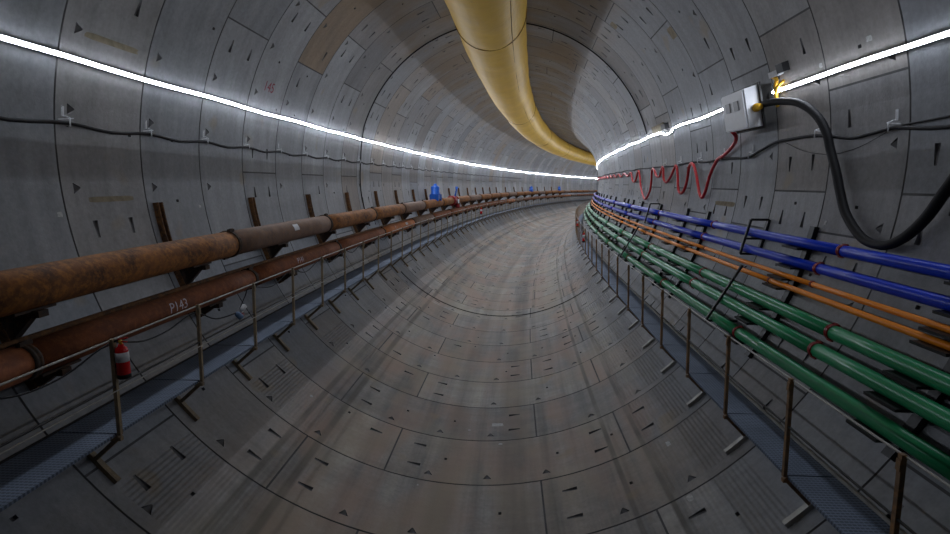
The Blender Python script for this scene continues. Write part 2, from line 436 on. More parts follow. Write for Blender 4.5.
strip(catmull(pts, 3), .025, 'led_strip', 'glowing white light strip on right wall, starting with a drooping kink and rounding the bend')

# ------------------------------------------------------------------ left rusty pipes
PL1 = (-5.245, -1.505, .265); PL2 = (-5.005, -2.30, .212)
def textmesh(string, size):
    cu = bpy.data.curves.new('t', 'FONT'); cu.body = string; cu.size = size; cu.align_x = 'CENTER'; cu.align_y = 'CENTER'; cu.resolution_u = 3
    ob = bpy.data.objects.new('t', cu); C.objects.link(ob); bpy.context.view_layer.update()
    dg = bpy.context.evaluated_depsgraph_get(); me = bpy.data.meshes.new_from_object(ob.evaluated_get(dg))
    bm = bmesh.new(); bm.from_mesh(me)
    for q in range(-8, 9):
        bmesh.ops.bisect_plane(bm, geom=bm.verts[:]+bm.edges[:]+bm.faces[:], plane_co=(0, q*size/14, 0), plane_no=(0, 1, 0))
    bm.to_mesh(me); bm.free()
    vs = [v.co.copy() for v in me.vertices]; fs = [tuple(p.vertices) for p in me.polygons]
    bpy.data.objects.remove(ob); bpy.data.meshes.remove(me); bpy.data.curves.remove(cu); return vs, fs
def pipetext(string, size, s, pipe, phi, name, mat, parent, stretch=1):
    vs, fs = textmesh(string, size); mb = MB(); out = []
    for v in vs:
        an = math.radians(phi)+v.y/pipe[2]; sl = .18*v.y
        out.append(tp(s+(v.x+sl)*stretch, pipe[0]+(pipe[2]+.006)*math.cos(an), pipe[1]+(pipe[2]+.006)*math.sin(an)))
    mb.add(out, fs); return mb.build(name, M[mat], parent)
def pipe_run(name, label, pipe, joints, mats, coup, coupmat, cat='pipe', group=None, csize=(1.10, .11), bolt=True, n=48):
    lat, z, r = pipe
    t = thing(name, tp(joints[0], lat, z), label, cat, group)
    for i, (a, b) in enumerate(zip(joints[:-1], joints[1:])):
        mb = MB(); mb.tube(along(a+.004, b-.004, 1.0, lat, z), r, n if a < 30 else 14)
        mb.build('pipe_section', M[mats[i % len(mats)]], t)
    for a in joints[1:-1]:
        if not coup: break
        mb = MB(); R1 = r*csize[0]; h = csize[1]/2
        ax = (tp(a+1, lat, z)-tp(a-1, lat, z)).normalized()
        mb.lathe(tp(a, lat, z)-ax*h, ax, [(0, r*1.003), (.002, R1*.97), (h*.4, R1), (h*.8, R1), (h*1.0, R1*.96), (h*1.2, R1), (h*1.6, R1), (2*h-.002, R1*.97), (2*h, r*1.003)], 24 if a < 30 else 12)
        if bolt:
            for sg in (1, -1):
                for phi in ((75,) if sg > 0 else (255,)):
                    q = math.radians(phi); d = Vector((0, 0, 0))
                    c0 = tp(a, lat+math.cos(q)*R1*1.03, z+math.sin(q)*R1*1.03)
                    mb.bar(c0-ax*h*1.5, c0+ax*h*1.5, r*.26, r*.22)
                    c1 = tp(a, lat+math.cos(q)*R1*1.12, z+math.sin(q)*R1*1.12)
                    mb.lathe(c1-ax*h*1.2, ax, [(0, r*.07), (h*2.4, r*.07)], 6)
        mb.build('coupling', M[coupmat], t)
    return t
j1 = [-5, .3, 4.9, 10.4, 15.75, 20.6, 25.3, 29.6, 34.6]
p1a = pipe_run('steel_pipe', 'thick rusty brown steel pipe, upper of the left wall pair, ending at red valve', PL1, j1+[38.0], ['rust1', 'rust1', 'rust1', 'grey_rust', 'rust1', 'rust1', 'grey_rust'], True, 'coup')
jj = [39.3+5*i for i in range(21)]
p1b = pipe_run('steel_pipe', 'rusty upper steel pipe continuing along the left wall beyond the red valve', PL1, jj, ['rust1', 'grey_rust', 'rust1', 'rust1'], True, 'coup')
j2 = [-5, .25, 5.45, 10.65, 15.95, 21.15, 26.4]+[31.0+5.2*i for i in range(22)]
p2 = pipe_run('steel_pipe', 'red-brown steel pipe with white chalk numbers, lower of the pair on the left wall', PL2, j2, ['rust2', 'rust2', 'rust2', 'rust2', 'rust2', 'rust3', 'grey_rust', 'rust2'], True, 'coup')
pipetext('P143', .23, 8.02, PL2, 12, 'chalk_number', 'paintw', p2)
pipetext('P141', .20, 12.95, PL2, 20, 'chalk_number', 'paintw', p2)
pipetext('P', .2, 22.8, PL2, 25, 'chalk_mark', 'chalk', p2)
def patchon(pipe, s0, s1, a0, a1, name, mat, parent):
    mb = MB(); N = 6; vs = []
    for s in (s0, s1):
        for i in range(N+1):
            an = math.radians(a0+(a1-a0)*i/N); vs.append(tp(s, pipe[0]+(pipe[2]+.004)*math.cos(an), pipe[1]+(pipe[2]+.004)*math.sin(an)))
    mb.add(vs, [(i, i+1, N+2+i, N+1+i) for i in range(N)]); return mb.build(name, M[mat], parent)
lb = patchon(PL1, 13.1, 13.4, 8, 45, 'paper_label', 'white', p1a)
patchon((PL1[0], PL1[1], PL1[2]+.003), 13.17, 13.33, 15, 26, 'print', 'socket', lb)
patchon(PL2, 24.6, 25.0, 15, 50, 'paper_label', 'chalk', p2)
# slim dark tube making the dark band along the lower pipe's upper edge
mb = MB(); mb.tube(along(-5, 60, 1, -5.24, -2.125), .045, 10)
solo('slim_band', mb, M['brk'], 'slim dark brown band running behind the lower rusty pipe on the left wall', 'pipe')

# brackets under the left pipes
def left_bracket(s, label, group, near):
    t = thing('pipe_bracket', tw(s, -62, R), label, 'pipe bracket', group)
    m_ = M['brk']
    mb = MB()                                   # wall channel
    th = [-84.3+i*(-62+84.3)/8 for i in range(9)]
    for sg in (-.055, .055):
        for a, b in zip(th[:-1], th[1:]):
            c = [tw(s+sg-.012, a, R), tw(s+sg+.012, a, R), tw(s+sg+.012, b, R), tw(s+sg-.012, b, R), tw(s+sg-.012, a, R-.11), tw(s+sg+.012, a, R-.11), tw(s+sg+.012, b, R-.11), tw(s+sg-.012, b, R-.11)]
            mb.hexa(c)
    for a, b in zip(th[:-1], th[1:]):
        c = [tw(s-.067, a, R-.03), tw(s+.067, a, R-.03), tw(s+.067, b, R-.03), tw(s-.067, b, R-.03), tw(s-.067, a, R-.05), tw(s+.067, a, R-.05), tw(s+.067, b, R-.05), tw(s-.067, b, R-.05)]
        mb.hexa(c)
    mb.build('wall_channel', m_, t)
    for (lat, z, r) in (PL1, PL2):
        zt = z-r; lw = -math.sqrt(R*R-(zt-.06)**2)
        mb = MB(); tip = lat+r*.75
        mb.bar(tp(s, lw+.03, zt-.045), tp(s, tip, zt-.045), .14, .085)
        mb.build('arm', M['coup'], t)
        mb = MB()                               # triangular gusset
        for sg in (0,):
            a = [tp(s-.05, lw+.06, zt-.085), tp(s-.05, tip-.12, zt-.085), tp(s-.05, lat-.18, zt-.36), tp(s-.05, lw+.08, zt-.5)]
            b = [tp(s+.05, lw+.06, zt-.085), tp(s+.05, tip-.12, zt-.085), tp(s+.05, lat-.18, zt-.36), tp(s+.05, lw+.08, zt-.5)]
            if r < .25:
                a[2] = tp(s-.05, lat-.12, zt-.2); b[2] = tp(s+.05, lat-.12, zt-.2); a[3] = tp(s-.05, lw+.1, zt-.3); b[3] = tp(s+.05, lw+.1, zt-.3)
            mb.hexa(a+b)
        mb.build('gusset', M['coup'], t)
        mb = MB(); mb.bar(tp(s-.28, lat+.01, zt-.0), tp(s+.28, lat+.01, zt-.0), .2, .03); mb.build('saddle', M['coup'], t)
sL = [2.4, 5.85, 9.3, 12.72, 16.2, 19.75, 23.4, 26.7, 30.2, 33.2]
x = 36.7
while x < 104: sL.append(x); x += 3.46 if x < 60 else 5.2
for i, s in enumerate(sL):
    if i < 8: left_bracket(s, '%s rusty steel channel bracket holding the two rusty pipes on left wall' % ORD[i].capitalize(), 'rusty pipe brackets on the left wall', True)
    else: left_bracket(s, 'distant rusty channel bracket holding the rusty pipes far down the left wall', 'distant pipe brackets on the left wall', False)

# blue valve, red valve
def valve(s, label, group=None, scale=1, name='blue_valve'):
    lat, z, r = PL1; t = thing(name, tp(s, lat, z+r), label, 'valve', group)
    zb = z+r*.9
    sc = scale; mb = MB(); mb.bar(tp(s-.40*sc, lat, zb+.15*sc), tp(s+.40*sc, lat, zb+.15*sc), .5*sc, .3*sc); mb.bar(tp(s-.46*sc, lat, zb+.12*sc), tp(s-.40*sc, lat, zb+.12*sc), .6*sc, .42*sc); mb.bar(tp(s+.40*sc, lat, zb+.12*sc), tp(s+.46*sc, lat, zb+.12*sc), .6*sc, .42*sc); mb.build('body', M['bluep'], t)
    mb = MB(); mb.lathe(tp(s-.1*sc, lat, zb+.3*sc), (0, 0, 1), [(0, .34*sc), (.06*sc, .34*sc), (.07*sc, .27*sc), (.50*sc, .29*sc), (.56*sc, .22*sc), (.60*sc, .10*sc), (.72*sc, .10*sc)], 12); mb.build('bonnet', M['bluep'], t)
    mb = MB()
    for k in range(8):
        an = k*pi/4; mb.lathe(tp(s, lat, zb+.39*scale)+Vector((math.cos(an), math.sin(an), 0))*.29*scale, (0, 0, 1), [(0, .025), (.06, .025)], 6)
    mb.build('bolts', M['bluep'], t)
valve(33.3, 'blue bolted valve unit standing on top of the upper rusty pipe beside the red valve')
valve(80, 'small distant blue valve unit on the upper rusty pipe, left of the second distant one', None, .8)
valve(101, 'smallest blue valve unit on the upper rusty pipe near the bend of the tunnel', None, .8)
t = thing('red_valve', tp(38.0, PL1[0], PL1[1]), 'dark red gate valve with a blue lever between two lengths of the upper rusty pipe', 'valve')
ax = (tp(39, *PL1[:2])-tp(38, *PL1[:2])).normalized(); p0 = tp(38.0, *PL1[:2])
mb = MB(); mb.lathe(p0, ax, [(0, .38), (.1, .38), (.11, .26), (.5, .36), (.8, .36), (1.19, .26), (1.2, .38), (1.3, .38)], 18); mb.build('body', M['redc'], t)
mb = MB(); q = tp(38.65, PL1[0]+.36, PL1[1]-.55); mb.lathe(q, (0, 0, 1), [(0, .12), (.05, .2), (.25, .2), (.3, .12)], 12); mb.build('drain_cap', M['redc'], t)
mb = MB(); mb.tube([tp(38.75, PL1[0]+.15, PL1[1]+.3), tp(39.0, PL1[0]+.2, PL1[1]+.75), tp(39.15, PL1[0]+.2, PL1[1]+1.0)], [.06, .05, .11], 8); mb.build('lever', M['bluep'], t)
mb = MB(); mb.bar(tp(38.5, PL1[0]+.44, PL1[1]-.05), tp(38.9, PL1[0]+.44, PL1[1]-.05), .03, .3); mb.build('name_plate', M['white'], t)

# ------------------------------------------------------------------ walkways
def walkway(side, lat, zf, zt, latw, post0, nrange, label, pm, footdeg, fds, edge_lat, name='steel_walkway'):
    sg = side
    t = thing(name, tp(post0, lat, zf), label, 'walkway')
    top = MB(); top.tube(along(post0-W*3, SEND-4, 1.0, lat, zt-.02), .012, 6); top.build('top_rail', M['pale'], t)
    zm = (zf+zt)/2+.02
    mid = MB(); mid.tube(along(post0-W*3, SEND-4, 1.0, lat, zm), .014, 6); mid.build('mid_rail', M['dark'], t)
    if sg < 0:
        mid = MB(); mid.tube(along(post0-W*3, SEND-4, 1.0, lat+.02, zm-.06), .009, 6); mid.build('guide_wire', M['pale'], t)
    edge = MB(); L_ = along(post0-W*3, SEND-4, 1.0, latw-sg*.02, zf+.02)
    for a, b in zip(L_[:-1], L_[1:]): edge.bar(a, b, .025, .02 if sg < 0 else .04)
    edge.build('wall_edge_angle', M['dark' if sg < 0 else 'pale'], t)
    for n in nrange:
        s = post0+n*W
        # grating panel
        mb = MB(); s1 = s+W-.012; s0_ = s+.012; m = (s0_+s1)/2
        vs = []; st = []
        for ss in (s0_, m, s1):
            for la in (edge_lat, latw):
                for zz in (zf-.035, zf):
                    vs.append(tp(ss, la, zz)); st.append((ss, la, zz))
        def q(i, j, k): return i*4+j*2+k
        fs = []
        for i in (0, 1):
            fs += [(q(i, 0, 1), q(i, 1, 1), q(i+1, 1, 1), q(i+1, 0, 1)), (q(i, 0, 0), q(i+1, 0, 0), q(i+1, 1, 0), q(i, 1, 0)),
                   (q(i, 0, 0), q(i, 0, 1), q(i+1, 0, 1), q(i+1, 0, 0)), (q(i, 1, 0), q(i+1, 1, 0), q(i+1, 1, 1), q(i, 1, 1))]
        fs += [(q(0, 0, 0), q(0, 1, 0), q(0, 1, 1), q(0, 0, 1)), (q(2, 0, 0), q(2, 0, 1), q(2, 1, 1), q(2, 1, 0))]
        mb.add(vs, fs, 0, False, st); mb.build('grating', M['grating'], t)
        # post with base plate
        mb = MB(); c0 = tp(s, lat+sg*.02, zf-.01); c1 = tp(s, lat-sg*.02, zt); mb.bar(c0, c1, .045, .045, up=Vector((0, 1, 0)))
        mb.bar(tp(s, lat-sg*.02, zt-.1), tp(s, lat-sg*.05, zt-.1), .05, .1)
        p = mb.build('post', M[pm], t)
        if n < 22:
            mb = MB(); mb.bar(tp(s-.07, lat+sg*.02, zf+.012), tp(s+.07, lat+sg*.02, zf+.012), .13, .03); mb.build('base_plate', M[pm], p)
        # strut and foot
        mb = MB(); thp = math.degrees(math.atan2(lat, -zf)); mb.bar(tp(s, lat+sg*.02, zf-.03), tw(s+fds, sg*51.0 if sg < 0 else 46.9, R-.05), .055, .055, up=Vector((0, 1, 0)))
        mb.bar(tp(s, lat, zf-.06), tp(s, latw, zf-.06), .05, .05)
        mb.build('support_strut', M[pm], t)
        mb = MB(); a0, a1 = footdeg; N = 4
        for i in range(N):
            a = a0+(a1-a0)*i/N; b = a0+(a1-a0)*(i+1)/N
            mb.hexa([tw(s+fds-.035, a, R), tw(s+fds+.035, a, R), tw(s+fds+.035, b, R), tw(s+fds-.035, b, R), tw(s+fds-.035, a, R-.06), tw(s+fds+.035, a, R-.06), tw(s+fds+.035, b, R-.06), tw(s+fds-.035, b, R-.06)])
        mb.build('foot_channel', M['pale' if sg > 0 else pm], t)
    return t
LATL, ZLF, ZLT = -4.13, -3.32, -2.09
wl = walkway(-1, LATL, ZLF, ZLT, -4.975, 5.73, range(-3, 80), 'bluish steel grating walkway with post and wire handrail under the rusty pipes on left', 'post', (-52.4, -47.1), .14, -4.205)
LATR, ZRF, ZRT = 4.03, -3.74, -2.50
wr = walkway(1, LATR, ZRF, ZRT, 4.675, 5.95, range(-3, 80), 'bluish steel grating walkway with rusty handrail posts under the green pipes on right', 'postr', (47.2, 43.1), -.06, 4.08)

# ------------------------------------------------------------------ cables on the left
def cable(pts, r, label, mat='rubber', name='cable', cat='cable', n=8, sub=6, group=None):
    mb = MB(); mb.tube([tw(*p) for p in catmull(pts, sub)], r, n); return solo(name, mb, M[mat], label, cat, group)
pts = [(-6, -96, 5.93)]; hooks = []
for i in range(-4, 40):
    s = 7.5+i*1.73; hooks.append(s)
    pts += [(s, -96.35, 5.93), (s+.85, -95.75, 5.94)]
cable(pts, .028, 'thin black cable sagging between wire hooks along the left wall below the light strip', sub=3)
def hook(s, th, side, label, group):
    mb = MB(); mb.tube([tw(s, th+side*.9, 5.99), tw(s, th+side*.7, 5.89), tw(s, th-side*.5, 5.885), tw(s, th-side*.55, 5.94)], .010, 5)
    mb.bar(tw(s-.02, th+side*.8, 5.985), tw(s-.02, th+side*2.2, 5.985), .03, .02); mb.bar(tw(s-.1, th+side*.3, 5.985), tw(s+.17, th+side*.7, 5.985), .015, .015)
    solo('cable_hook', mb, M['white'], label, 'cable hook', group)
for i, s in enumerate(hooks[3:22]):
    if i == 0: continue
    hook(s, -96.4, -1, 'small pale wire hook carrying the thin black cable on the left wall', 'pale cable hooks on the left wall')
# cable looped around the ring
pts = [(21.45, -56, 5.95), (21.5, -70, 5.95), (21.45, -85, 5.95), (21.5, -97, 5.95)]+[(21.15+.1*math.sin(a), a, 5.95) for a in range(-110, -256, -6)]
cable(pts[1:], .026, 'black cable arched around the tunnel ring from the left wall over the crown', sub=4)

# cable tied under the left handrail, plug
mb = MB(); P_ = []
for n in range(-3, 2):
    s = 5.73+n*W; P_ += [(s, LATL-.03, ZLT-.07), (s+W*.35, LATL-.05, ZLT-.22), (s+W*.65, LATL-.05, ZLT-.22)]
P_ += [(7.43, LATL-.03, ZLT-.12), (8.0, LATL-.04, ZLT-.37), (8.6, LATL-.03, ZLT-.43)]
P_ = [p for i, p in enumerate(P_) if not (p[0] > 7.3 and i < len(P_)-3)]
mb.tube([tp(*p) for p in catmull(P_, 5)], .011, 6); solo('lead_cable', mb, M['rubber'], 'thin black lead sagging along the near end of the left handrail', 'cable')
t = thing('plug_connector', tp(8.68, LATL-.02, ZLT-.45), 'pale blue and white plug connector hanging at the left handrail wire', 'plug connector')
ax = (tp(9, LATL, 0)-tp(8, LATL, 0)).normalized()
mb = MB(); mb.lathe(tp(8.6, LATL-.02, ZLT-.43), (0.15, .5, -.5), [(0, .03), (.03, .05), (.14, .055), (.15, .04)], 10); mb.build('socket_body', M['lblue'], t)
mb = MB(); mb.lathe(tp(8.76, LATL-.02, ZLT-.42), (.1, .6, .35), [(0, .03), (.02, .05), (.12, .05), (.13, .03)], 10); mb.build('white_cap', M['white'], t)
mb = MB(); mb.lathe(tp(8.72, LATL-.02, ZLT-.52), (0, 1, .2), [(0, .035), (.10, .035)], 8); mb.build('red_insert', M['redc'], t)
mb = MB(); P_ = [(8.75, LATL-.03, ZLT-.38), (9.0, LATL-.05, ZLT-.2), (9.16, LATL-.03, ZLT-.07)]
for n in range(2, 14):
    s = 5.73+n*W; P_ += [(s+W*.5, LATL-.05, ZLT-.24), (s+W, LATL-.03, ZLT-.07)]
mb.tube([tp(*p) for p in catmull(P_, 5)], .010, 6); solo('lead_cable', mb, M['rubber'], 'thin black lead sagging along the left handrail beyond the plug connector', 'cable')

# ------------------------------------------------------------------ fire extinguishers
def extinguisher(s, lat, ztop, label, hand=1, sc=1.0):
    t = thing('fire_extinguisher', tp(s, lat, ztop-.50*sc), label, 'fire extinguisher')
    z0 = ztop-.50*sc; b = tp(s, lat, z0); up = (0, 0, 1)
    mb = MB(); mb.lathe(b, up, [(0.04*sc, .066*sc), (.05*sc, .072*sc), (.34*sc, .072*sc), (.38*sc, .06*sc), (.41*sc, .032*sc), (.43*sc, .028*sc)], 20); mb.build('cylinder', M['ext'], t)
    mb = MB(); mb.lathe(b, up, [(0, .064*sc), (.01*sc, .075*sc), (.055*sc, .075*sc), (.06*sc, .07*sc)], 20); mb.build('black_base', M['rubber'], t)
    mb = MB(); mb.lathe(b, up, [(.215*sc, .0728*sc), (.2151*sc, .0735*sc), (.335*sc, .0735*sc), (.3351*sc, .0728*sc)], 20); lb = mb.build('label', M['white'], t)
    mb = MB(); mb.lathe(b, up, [(.300*sc, .0738*sc), (.3001*sc, .0742*sc), (.309*sc, .0742*sc), (.3091*sc, .0738*sc)], 20); mb.build('print_line', M['dark'], lb)
    mb = MB(); mb.lathe(b+Vector((0, 0, .43*sc)), up, [(0, .02*sc), (.05*sc, .02*sc)], 8)
    h = b+Vector((0, 0, .48*sc)); mb.build('valve_head', M['yellow'], t)
    mb = MB(); mb.bar(h+Vector((-.03, 0, .01)), h+Vector((.09, 0, .03)), .02, .012); mb.bar(h+Vector((-.03, 0, -.01)), h+Vector((.08, 0, -.02)), .02, .012); mb.build('lever', M['ext'], t)
    mb = MB(); P_ = [h+Vector((-.02, 0, 0)), h+Vector((-.08, -.01, -.02)), h+Vector((-.098, -.02, -.1)), h+Vector((-.096, -.02, -.25)), h+Vector((-.08, -.02, -.34))]
    mb.tube([Vector(p) for p in catmull([tuple(p) for p in P_], 5)], .013*sc, 6); mb.build('discharge_hose', M['rubber'], t)
extinguisher(5.75, LATL+.11, ZLT+.0, 'red fire extinguisher with white label hanging on the left handrail post in the foreground')
extinguisher(28.0, LATR+.02, -2.75, 'distant red fire extinguisher on the right handrail, lower of the two there', sc=1.2)
extinguisher(35, LATR+.02, -2.5, 'distant red fire extinguisher on the right handrail, farther of the two there', sc=1.2)
extinguisher(44, LATL+.13, -2.2, 'tiny distant red fire extinguisher on the left handrail beyond the red valve', sc=1.3)

# ------------------------------------------------------------------ right wall pipes
def rp(r_, deg): t = math.radians(deg); return r_*math.sin(t), -r_*math.cos(t)
RP = {'Blue1': (*rp(5.78, 77.77), .083), 'Blue2': (*rp(5.785, 74.4), .083), 'Or1': (*rp(5.72, 71.75), .041), 'Or2': (*rp(5.70, 70.05), .045),
      'G1': (*rp(5.617, 66.35), .100), 'G2': (*rp(5.565, 63.14), .100), 'G3': (*rp(5.598, 59.2), .100)}
def jo(first, sp): 
    a = first
    while a > -2: a -= sp
    o = [-5.]; 
    while a < SEND-sp: a += sp; o.append(a)
    return o
for key, mat, first, sp, nm, lb in (
    ('Blue1', 'blue', 7.9, 5.0, 'blue_pipe', 'glossy blue pipe on the right wall, upper of the two blue ones'),
    ('Blue2', 'blue', 8.3, 5.0, 'blue_pipe', 'glossy blue pipe on the right wall, lower of the two blue ones'),
    ('Or1', 'orange', 8.2, 4.6, 'orange_pipe', 'thin orange pipe on the right wall just under the blue pipes'),
    ('Or2', 'orange', 9.35, 4.6, 'orange_pipe', 'thin orange pipe on the right wall just above the green pipes'),
    ('G1', 'green', 7.1, 4.85, 'green_pipe', 'glossy green pipe on the right wall, uppermost of the three green ones'),
    ('G2', 'green', 7.12, 4.9, 'green_pipe', 'glossy green pipe on the right wall, middle one of the three green ones'),
    ('G3', 'green', 9.15, 2.35*2, 'green_pipe', 'glossy green pipe on the right wall, lowest of the three, beside the handrail')):
    pipe_run(nm, lb, RP[key], jo(first, sp), [mat], True, 'redc', csize=(1.13, .075 if mat != 'orange' else .05), n=20)

def right_bracket(s, label, group):
    t = thing('pipe_support', tw(s, 57, R), label, 'pipe support', group)
    mb = MB(); N = 8; a0, a1 = 80.7, 56.5
    for i in range(N):
        a = a0+(a1-a0)*i/N; b = a0+(a1-a0)*(i+1)/N
        mb.hexa([tw(s-.07, a, R), tw(s+.07, a, R), tw(s+.07, b, R), tw(s-.07, b, R), tw(s-.07, a, R-.08), tw(s+.07, a, R-.08), tw(s+.07, b, R-.08), tw(s-.07, b, R-.08)])
    mb.build('wall_channel', M['black'], t)
    for key, (lat, z, r) in RP.items():
        lw = math.sqrt(R*R-(z-r)**2)
        mb = MB(); mb.bar(tp(s, lw-.01, z-r-.03), tp(s, lat-r*.8, z-r-.03), .09, .045)
        mb.bar(tp(s-.24, lat-.05, z-r-.012), tp(s+.26, lat-.05, z-r-.012), max(.17, r*2.4), .035)
        mb.build('arm', M['black'], t)
sR = [2.2, 5.62, 9.1, 14.0, 15.75, 18.85, 22.0, 24.0, 25.4, 26.6, 29.9, 32.5, 35, 37.4, 40, 43, 46, 49, 52, 56]
for i, s in enumerate(sR):
    if i < 8: right_bracket(s, '%s black steel support carrying the blue, orange and green pipes' % ORD[i].capitalize(), 'black pipe supports on the right wall')
    else: right_bracket(s, 'distant black support under the coloured pipes near the bend', 'distant pipe supports on the right wall')

def frame(s, keys, label, back=True, depth=.16, top=True, sw=.62):
    ks = [RP[k] for k in keys]; t = thing('clamp_frame', tp(s, ks[-1][0], ks[-1][1]), label, 'clamp frame', 'black clamp frames around the right wall pipes')
    (la, za, ra), (lb_, zb, rb) = ks[0], ks[-1]
    u = (tp(s, lb_, zb)-tp(s, la, za)).normalized(); nrm = Vector((-math.cos(K0*s), math.sin(K0*s), 0)); nrm = (nrm-u*nrm.dot(u)).normalized()
    d = max(ra, rb)+.05; p0 = tp(s, la, za)-u*(ra+(.16 if top else .33))+nrm*d; p1 = tp(s, lb_, zb)+u*(rb+.05)+nrm*d
    mb = MB(); mb.bar(p0, p1, .045, .045); mb.build('front_bar', M['black'], t)
    def wallp(p): # push outward to wall
        v = Vector((p.x, p.y, 0)); q = p.copy(); a = s*K0
        lat = (p-tp(s, 0, 0)).dot(Vector((math.cos(a), -math.sin(a), 0))); zz = (p-tp(s, 0, 0)).z
        return tp(s-.05*top, math.sqrt(max(.1, (R-.02)**2-zz*zz)), zz)
    for nm, p in ((('top_bar', p0), ('bottom_bar', p1)) if top else (('bottom_bar', p1),)):
        mb = MB(); mb.bar(p, wallp(p), .045, .045); mb.build(nm, M['black'], t)
    if top:
        for i in range(len(ks)-1):
            pm = p0.lerp(p1, .55); mb = MB(); mb.bar(pm, wallp(pm), .04, .04); mb.build('cross_bar', M['black'], t)
        mb = MB(); mb.bar(wallp(p0), wallp(p1), .09, .06); mb.build('wall_bar', M['black'], t)
frame(10.8, ('Blue1', 'Blue2'), 'black rectangular frame clamped around the two blue pipes, nearer one')
frame(19.2, ('Blue1', 'Blue2'), 'black rectangular frame clamped around the two blue pipes, farther one')
frame(10.2, ('G1', 'G2', 'G3'), 'black slanted bar frame clamped across the three green pipes, nearer one', top=False)
frame(19.3, ('G1', 'G2', 'G3'), 'black slanted bar frame clamped across the three green pipes, farther one', top=False)

# ------------------------------------------------------------------ cables, hose and box on the right wall
pts = [(3, 94.6, 5.93), (5.2, 94.3, 5.93), (6.66, 94.2, 5.93), (7.35, 94.8, 5.93), (7.57, 95.0, 5.93), (8.02, 94.6, 5.93), (8.48, 94.4, 5.93), (9.35, 95.5, 5.93), (10.2, 95.6, 5.93), (10.8, 95.4, 5.93), (11.47, 94.2, 5.93), (12.07, 93.2, 5.93),
       (13.5, 93.5, 5.94), (14.6, 93.2, 5.94), (15.9, 93.6, 5.94), (18, 93.2, 5.94), (20, 93.5, 5.94)]
s = 21.7; i = 0
while s < 70: pts.append((s, 93.5+(.35 if i % 2 else 0), 5.94)); s += 1.73; i += 1
cable(pts, .028, 'thin black cable running along the right wall behind the red hose', sub=4)
cable([(5, 96.2, 5.94), (6.66, 95.4, 5.94), (7.3, 95.2, 5.94), (7.6, 95.0, 5.94)], .016, 'second slimmer black cable at the right edge meeting the first at a hook')
cable([(7.6, 95.0, 5.96), (8.3, 93.0, 5.97), (9.0, 92.3, 5.97), (9.8, 93.2, 5.97), (10.5, 95.2, 5.97)], .005, 'very thin dark wire sagging under the black cable on the right wall')
cable([(10.98, 102.6, 5.72), (10.6, 102.9, 5.72), (10.1, 102.4, 5.78), (9.58, 101.2, 5.80), (9.15, 98.6, 5.82), (8.93, 95.6, 5.84), (8.82, 92.8, 5.85), (8.62, 89.4, 5.85), (8.42, 86.0, 5.85), (8.17, 83.0, 5.85), (7.70, 80.1, 5.85), (7.26, 79.5, 5.84), (6.95, 80.6, 5.84), (6.67, 83.3, 5.84), (6.42, 87.4, 5.84), (6.15, 91, 5.84), (5.9, 93.5, 5.84), (5.2, 96, 5.86), (4, 97, 5.86)],
      .066, 'thick black power cable looping down from the white box at right', n=14)
for (s, th) in ((7.6, 95.1), (9.35, 95.7), (11.9, 93.5), (13.5, 93.8), (15.2, 93.7), (17.1, 93.6), (18.9, 93.7)):
    hook(s, th, 1, 'small pale wire hook carrying the black cable on the right wall', 'pale cable hooks on the right wall')
H = [(12.0, 99.2, 5.6), (12.15, 97.8, 5.74), (12.6, 96.2, 5.85), (13.3, 94.3, 5.9), (13.75, 93.3, 5.9), (14.2, 89.8, 5.9), (14.42, 85.6, 5.9), (14.6, 84.0, 5.9), (14.9, 85.4, 5.9), (15.3, 90, 5.9), (15.6, 92.8, 5.9), (15.95, 92.7, 5.9), (16.15, 87.6, 5.9), (16.4, 85.1, 5.9), (16.75, 85.0, 5.9), (17.0, 87.2, 5.9), (17.25, 92.6, 5.9), (17.5, 92.6, 5.9), (17.84, 90.3, 5.9), (18.41, 88.1, 5.9), (18.85, 89.4, 5.9), (18.97, 93.0, 5.9), (19.2, 92.6, 5.9), (19.4, 90.4, 5.9), (19.9, 90.2, 5.9), (20.4, 92.8, 5.9), (20.7, 92, 5.9), (20.75, 85.5, 5.9), (21.2, 82.0, 5.9), (21.7, 82.2, 5.9), (22.6, 86.2, 5.9), (23.2, 92.3, 5.9), (23.5, 92.4, 5.9), (24.0, 88.8, 5.9), (24.7, 88.9, 5.9), (25.3, 92.6, 5.9)]
s = 26.2; i = 0
while s < 60: H.append((s, 92.6 if i % 2 else 91.0, 5.9)); s += 1.1; i += 1
cable(H, .042, 'red hose hanging in swags along the right wall from the white box', 'hose', 'red_hose', 'hose', n=10, sub=6)

